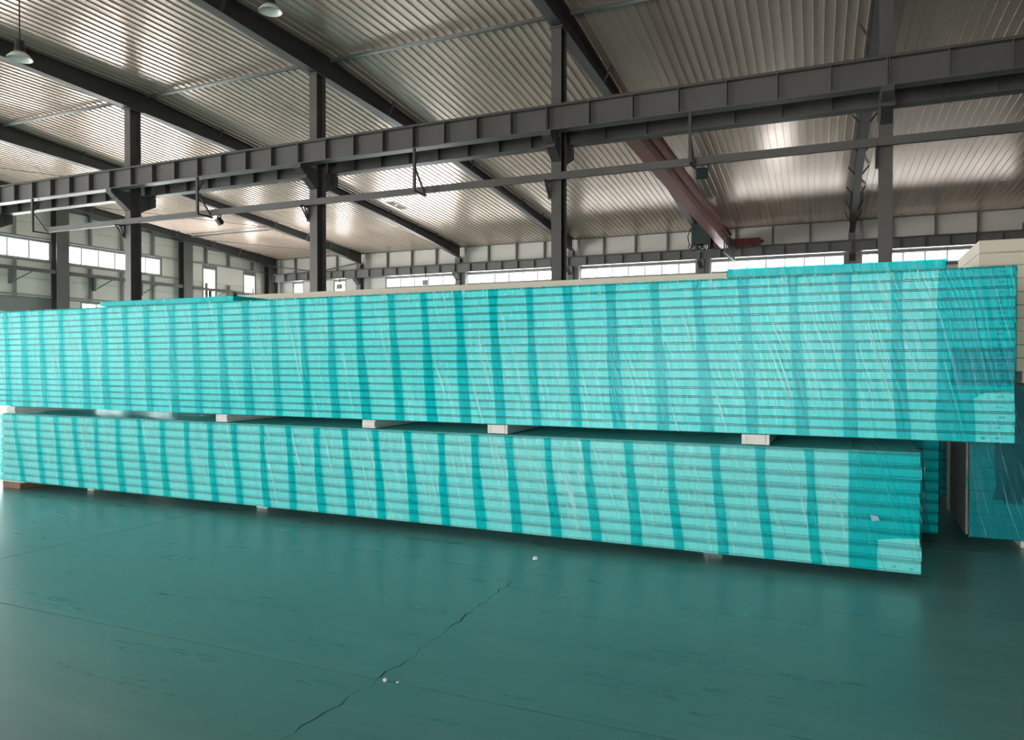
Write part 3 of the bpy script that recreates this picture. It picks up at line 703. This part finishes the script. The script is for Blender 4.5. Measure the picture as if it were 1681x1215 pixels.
def bands(parent, tops, bots, zt, zb, yf, w, rnd, slope=0., sb=0.):
    for i, (a, b) in enumerate(zip(tops, bots)):
        wt = w * rnd.uniform(.75, 1.05); wb_ = w * rnd.uniform(.85, 1.25); rows = []
        ph = rnd.uniform(0, 6)
        for j in range(9):
            t = j / 8; x = a + (b - a) * (t ** 1.25) + .006 * math.sin(ph + 5 * t); ww = wt + (wb_ - wt) * t
            if .12 < t < .4: ww *= .8
            z1_ = zt + slope * (x - 1); z0_ = zb + sb * (x - .5); rows.append((x - ww / 2, x + ww / 2, z1_ + (z0_ - z1_) * t))
        film_band(parent, 'film_overlap', M_BAND, rows, yf, i * 1.3)

# upper main stack
UZ0, UZ1, UZ1L = 1.037, 2.255, 2.222
up = stack('upper long stack of white panels wrapped in turquoise film, resting on foam blocks', 'panel stack', None, -10.6, 1.068, FY, 1.14, UZ0, UZ1, 17, 'fine', M_PANEL, ragged=.008, z1l=UZ1L)
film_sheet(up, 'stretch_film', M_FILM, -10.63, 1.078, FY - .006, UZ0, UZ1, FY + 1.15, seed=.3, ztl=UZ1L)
rb = random.Random(5)
bands(up, [-10.3, -9.95] + UT, [-10.23, -9.88] + UB, UZ1 - .005, UZ0 + .004, FY - .0135, .095, rb, .0028)
film_band(up, 'film_overlap', M_BAND, [(.61, .84, UZ0 + .004), (.59, .835, 1.2), (.60, .825, 1.34), (.605, .90, 1.385), (.60, 1.072, 1.40), (.605, 1.072, 1.6), (.595, 1.072, 1.9), (.61, 1.072, UZ1 - .004)], FY - .0135, 4.)
film_band(up, 'film_overlap', M_BAND, [(.69, 1.06, 1.43), (.685, 1.065, 1.55), (.69, 1.066, 1.70)], FY - .019, 5.)
hu = (UZ1 - UZ0) / 17
UP = [o for o in up.children if o.name.startswith('insulated_panel')]; UP.sort(key=lambda o: max(v.co.z for v in o.data.vertices))
for i in range(17):
    text_mark(UP[i], ['N18', '4/8', 'W/8', '41/8'][i % 4] if i else '8M8', .965 + rb.uniform(-.008, .008), FY - .0012, UZ0 + hu * i +   .026, .021, rz=rb.uniform(-.06, .06))
text_mark(UP[0], '28', .868, FY - .0012, UZ0 + .022, .028)

# lower main stack
LZ0, LZ1, LZ0L = .075, .945, .105
lo = stack('lower long stack of white panels wrapped in turquoise film, near the floor', 'panel stack', None, -9.72, .508, FY, 1.14, LZ0, LZ1, 9, 'broad', M_PANEL, z0l=LZ0L, ragged=.016)
film_sheet(lo, 'stretch_film', M_FILML, -9.74, .516, FY - .006, LZ0, LZ1 + .002, FY + 1.15, seed=1.7, zl=LZ0L)
bands(lo, LT, LB, LZ1 - .004, LZ0 + .004, FY - .0135, .085, rb, sb=(LZ0 - LZ0L) / 10.23)
for o in [c for c in lo.children if c.name.startswith('film_overlap')]:
    pass
film_band(lo, 'film_overlap', M_BAND, [(.045, .235, LZ0 + .006), (.04, .23, .2), (.04, .235, .305), (.04, .36, .325), (.04, .508, .335), (.035, .508, .5), (.04, .508, .75), (.035, .510, LZ1 - .004)], FY - .0135, 6.)
LP = [o for o in lo.children if o.name.startswith('insulated_panel')]; LP.sort(key=lambda o: max(v.co.z for v in o.data.vertices))
text_mark(LP[0], '23', .325, FY - .0012, LZ0 + .034, .027); text_mark(LP[0], '8M', .44, FY - .0012, LZ0 + .028, .02)
sk = MB().add([(.182, FY - .017, .482), (.232, FY - .0185, .478), (.247, FY - .017, .446), (.196, FY - .0175, .438),
               (.182, FY - .0155, .482), (.232, FY - .0155, .478), (.247, FY - .0155, .446), (.196, FY - .0155, .438)],
              [(0, 1, 2, 3), (7, 6, 5, 4), (0, 4, 5, 1), (1, 5, 6, 2), (2, 6, 7, 3), (3, 7, 4, 0)]).build('tape_patch', M_STICKER, lo)
sk['label'] = 'small pale blue tape patch'
# torn film hanging at the right end of the lower stack
for q, (dx, zz, ln) in enumerate(((.018, .90, .16), (.012, .66, .10))):
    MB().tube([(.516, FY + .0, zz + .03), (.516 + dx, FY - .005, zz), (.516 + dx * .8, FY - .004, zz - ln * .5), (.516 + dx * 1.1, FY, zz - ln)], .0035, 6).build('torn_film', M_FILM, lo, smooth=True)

# wrapped off-cuts lying on top of the upper stack
def offcut(x0, x1, y0, y1, z0, z1, label):
    t = thing('wrapped_offcut', label, 'panel', 'wrapped off-cuts on top')
    link_mesh('insulated_panel', panel_mesh(x1 - x0, y1 - y0 - .02, z1 - z0 - .001, z1 - z0 - .001, 'plain', M_PANEL), t, (x0, y0 + .012, z0))
    film_sheet(t, 'stretch_film', M_BAND, x0 - .008, x1 + .008, y0 + .008, z0, z1, y1, seed=x0, nz=5)
    return t
def top_z(x): return UZ1L + (UZ1 - UZ1L) * (x + 10.6) / 11.67 + .012
offcut(-.845, .665, FY + .09, FY + 1.05, top_z(.2), top_z(.2) + .068, 'wrapped turquoise panel off-cut on top of the upper stack at right')
offcut(-8.02, -5.98, FY + .09, FY + 1.05, top_z(-7), top_z(-7) + .058, 'wrapped turquoise panel off-cut on top of the upper stack at left')
tag(MB().box(-6.24, -6.17, FY + .3, FY + .36, top_z(-7) + .066, top_z(-7) + .12).build('grey_block', M_STEEL, bevel=.004), 'small dark grey block on the left wrapped off-cut', 'block')

# second row behind: wrapped lower stack and cream upper stack
BY = 7.5
rl = stack('wrapped panel stack behind the lower stack, its right end showing in shadow', 'panel stack', None, -9.3, .765, BY, 1.1, .09, .93, 9, 'broad', M_PANEL)
film_sheet(rl, 'stretch_film', M_BAND, -9.32, .775, BY - .006, .09, .934, BY + 1.11, seed=3.1, dx=.08)
bands(rl, [.0, .3, .6], [.05, .35, .65], .92, .1, BY - .0135, .09, rb)
ru = stack('unwrapped cream panel stack behind, its top edge showing above the turquoise stack', 'panel stack', None, -7.9, .74, BY, 1.1, 1.03, 2.46, 19, 'plain', M_CREAM, ragged=.02)
for x in (-7.5, -5.0, -2.5, .2):
    MB().box(x, x + .15, BY + .12, BY + 1.05, .942, 1.03).build('skid', M_FOAM, ru)
    MB().box(x, x + .15, BY + .12, BY + 1.05, 0, .09).build('skid', M_FOAM, rl)

# a third row glimpsed through the gap between the stacks
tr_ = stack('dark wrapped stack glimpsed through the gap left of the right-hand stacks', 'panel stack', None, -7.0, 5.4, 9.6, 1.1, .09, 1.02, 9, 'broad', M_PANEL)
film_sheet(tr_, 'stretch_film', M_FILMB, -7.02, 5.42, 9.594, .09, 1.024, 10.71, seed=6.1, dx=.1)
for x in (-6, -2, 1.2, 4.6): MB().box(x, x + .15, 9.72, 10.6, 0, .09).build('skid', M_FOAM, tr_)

# right-hand stacks
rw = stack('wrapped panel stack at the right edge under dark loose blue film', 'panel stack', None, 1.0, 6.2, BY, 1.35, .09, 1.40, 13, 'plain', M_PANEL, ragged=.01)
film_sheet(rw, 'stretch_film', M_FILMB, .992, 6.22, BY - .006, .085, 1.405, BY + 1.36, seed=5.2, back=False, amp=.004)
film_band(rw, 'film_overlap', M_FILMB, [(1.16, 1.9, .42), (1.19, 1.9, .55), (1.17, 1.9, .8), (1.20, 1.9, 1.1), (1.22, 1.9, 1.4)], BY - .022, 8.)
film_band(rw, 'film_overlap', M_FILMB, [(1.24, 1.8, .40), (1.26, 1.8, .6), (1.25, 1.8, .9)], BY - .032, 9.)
MB().box(.975, .99, BY + .03, BY + 1.34, .10, 1.40).build('end_sheet', M_CORE, rw)['label'] = 'bare brownish end of the panels'
for q, (x, z, l) in enumerate(((1.135, .64, .10), (1.17, .52, .12), (.965, .50, .12))):
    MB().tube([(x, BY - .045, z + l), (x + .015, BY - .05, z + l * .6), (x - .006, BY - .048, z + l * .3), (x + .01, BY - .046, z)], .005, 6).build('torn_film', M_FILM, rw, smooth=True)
rc_ = stack('unwrapped cream panel stack on the wrapped stack at the right edge', 'panel stack', None, 1.058, 6.2, BY, 1.3, 1.515, 2.635, 10, 'plain', M_CREAM, ragged=.004)
for x in (1.4, 2.9, 4.4, 5.7):
    MB().box(x, x + .15, BY + .15, BY + 1.2, 1.414, 1.515).build('skid', M_FOAM, rc_)
    MB().box(x, x + .15, BY + .15, BY + 1.2, 0, .09).build('skid', M_FOAM, rw)

# ------------------------------------------------------------------ dunnage between and under the main stacks
def foam_block(x0, x1, y0, y1, z0, z1, label, lam, group):
    t = thing('foam_block', label, 'foam block', group)
    if lam == 'v':
        w = x1 - x0
        MB().box(x0, x0 + w * .16, y0 + .002, y1, z0, z1).build('skin', M_FOAM2, t, bevel=.002)
        MB().box(x0 + w * .17, x0 + w * .86, y0, y1, z0 + .001, z1 - .001).build('core', M_FOAM, t, bevel=.003)
        MB().box(x0 + w * .87, x1, y0 + .002, y1, z0, z1).build('skin', M_FOAM2, t, bevel=.002)
    else:
        h = z1 - z0
        MB().box(x0, x1, y0 + .006, y1, z0, z0 + h * .24).build('skin', M_FOAM2, t, bevel=.002)
        MB().box(x0 + .004, x1 - .004, y0, y1, z0 + h * .25, z0 + h * .78).build('core', M_FOAM, t, bevel=.004)
        MB().box(x0, x1, y0 + .006, y1, z0 + h * .79, z1).build('skin', M_FOAM2, t, bevel=.002)
G1 = 'foam spacers between the two main stacks'; zb0, zb1 = LZ1 + .012, UZ0 - .002
for x0, x1, lam, lb in ((-9.59, -9.42, 'h', 'white foam spacer at the left end between the two wrapped stacks'), (-6.12, -5.96, 'h', 'white foam spacer between the stacks, second from the left end'),
                        (-4.25, -4.10, 'h', 'white three-layer foam spacer between the stacks, left of the middle'), (-2.905, -2.71, 'v', 'white upright-layered foam spacer between the stacks below the middle column'),
                        (-.72, -.515, 'v', 'largest white foam spacer between the stacks, near their right ends')):
    foam_block(x0, x1, FY - .015, FY + 1.1, zb0, zb1, lb, lam, G1)
G2 = 'bearers on the floor under the lower stack'
tag(MB().box(-9.74, -9.40, FY + .03, FY + 1.1, 0, .085).build('timber_bearer', M_WOOD, bevel=.006), 'brown timber bearer on the floor under the left end of the lower stack', 'timber', G2)
tag(MB().box(-9.74, -9.30, FY + .02, FY + 1.1, .087, .1).build('foam_pad', M_FOAM, bevel=.002), 'thin white foam pad on the brown timber bearer', 'foam block', G2)
for x0, x1, lb in ((-8.56, -8.46, 'small white foam bearer on the floor near the left end of the lower stack'), (-5.87, -5.72, 'flat foam bearer on the floor under the left half of the lower stack'),
                   (-1.06, -.915, 'flat white foam bearer on the floor under the right part of the lower stack')):
    zt = LZ0L + (LZ0 - LZ0L) * (x0 + 9.72) / 10.2
    tag(MB().box(x0, x1, FY + .32, FY + 1.1, 0, zt - .003).build('foam_block', M_FOAM, bevel=.003), lb, 'foam block', G2)

# ------------------------------------------------------------------ scraps on the floor
def scrap(x, y, s, label, seed):
    r = random.Random(seed); bm = bmesh.new(); bmesh.ops.create_icosphere(bm, subdivisions=2, radius=s)
    for v in bm.verts:
        v.co *= r.uniform(.65, 1.15); v.co.z = max(-s * .5, v.co.z * .75)
    me = bpy.data.meshes.new('paper_scrap'); bm.to_mesh(me); bm.free(); me.materials.append(M_PAPER)
    o = link_mesh('paper_scrap', me, None, (x, y, s * .5 + .0005)); tag(o, label, 'scrap', 'white scraps on the floor')
scrap(-2.266, 5.60, .022, 'crumpled white scrap on the floor in front of the lower stack', 1)
scrap(-2.09, 3.165, .012, 'tiny white scrap beside the crack where the floor joints cross', 2)
scrap(-2.02, 3.17, .007, 'tiniest white crumb just right of the crossing floor joints', 4)
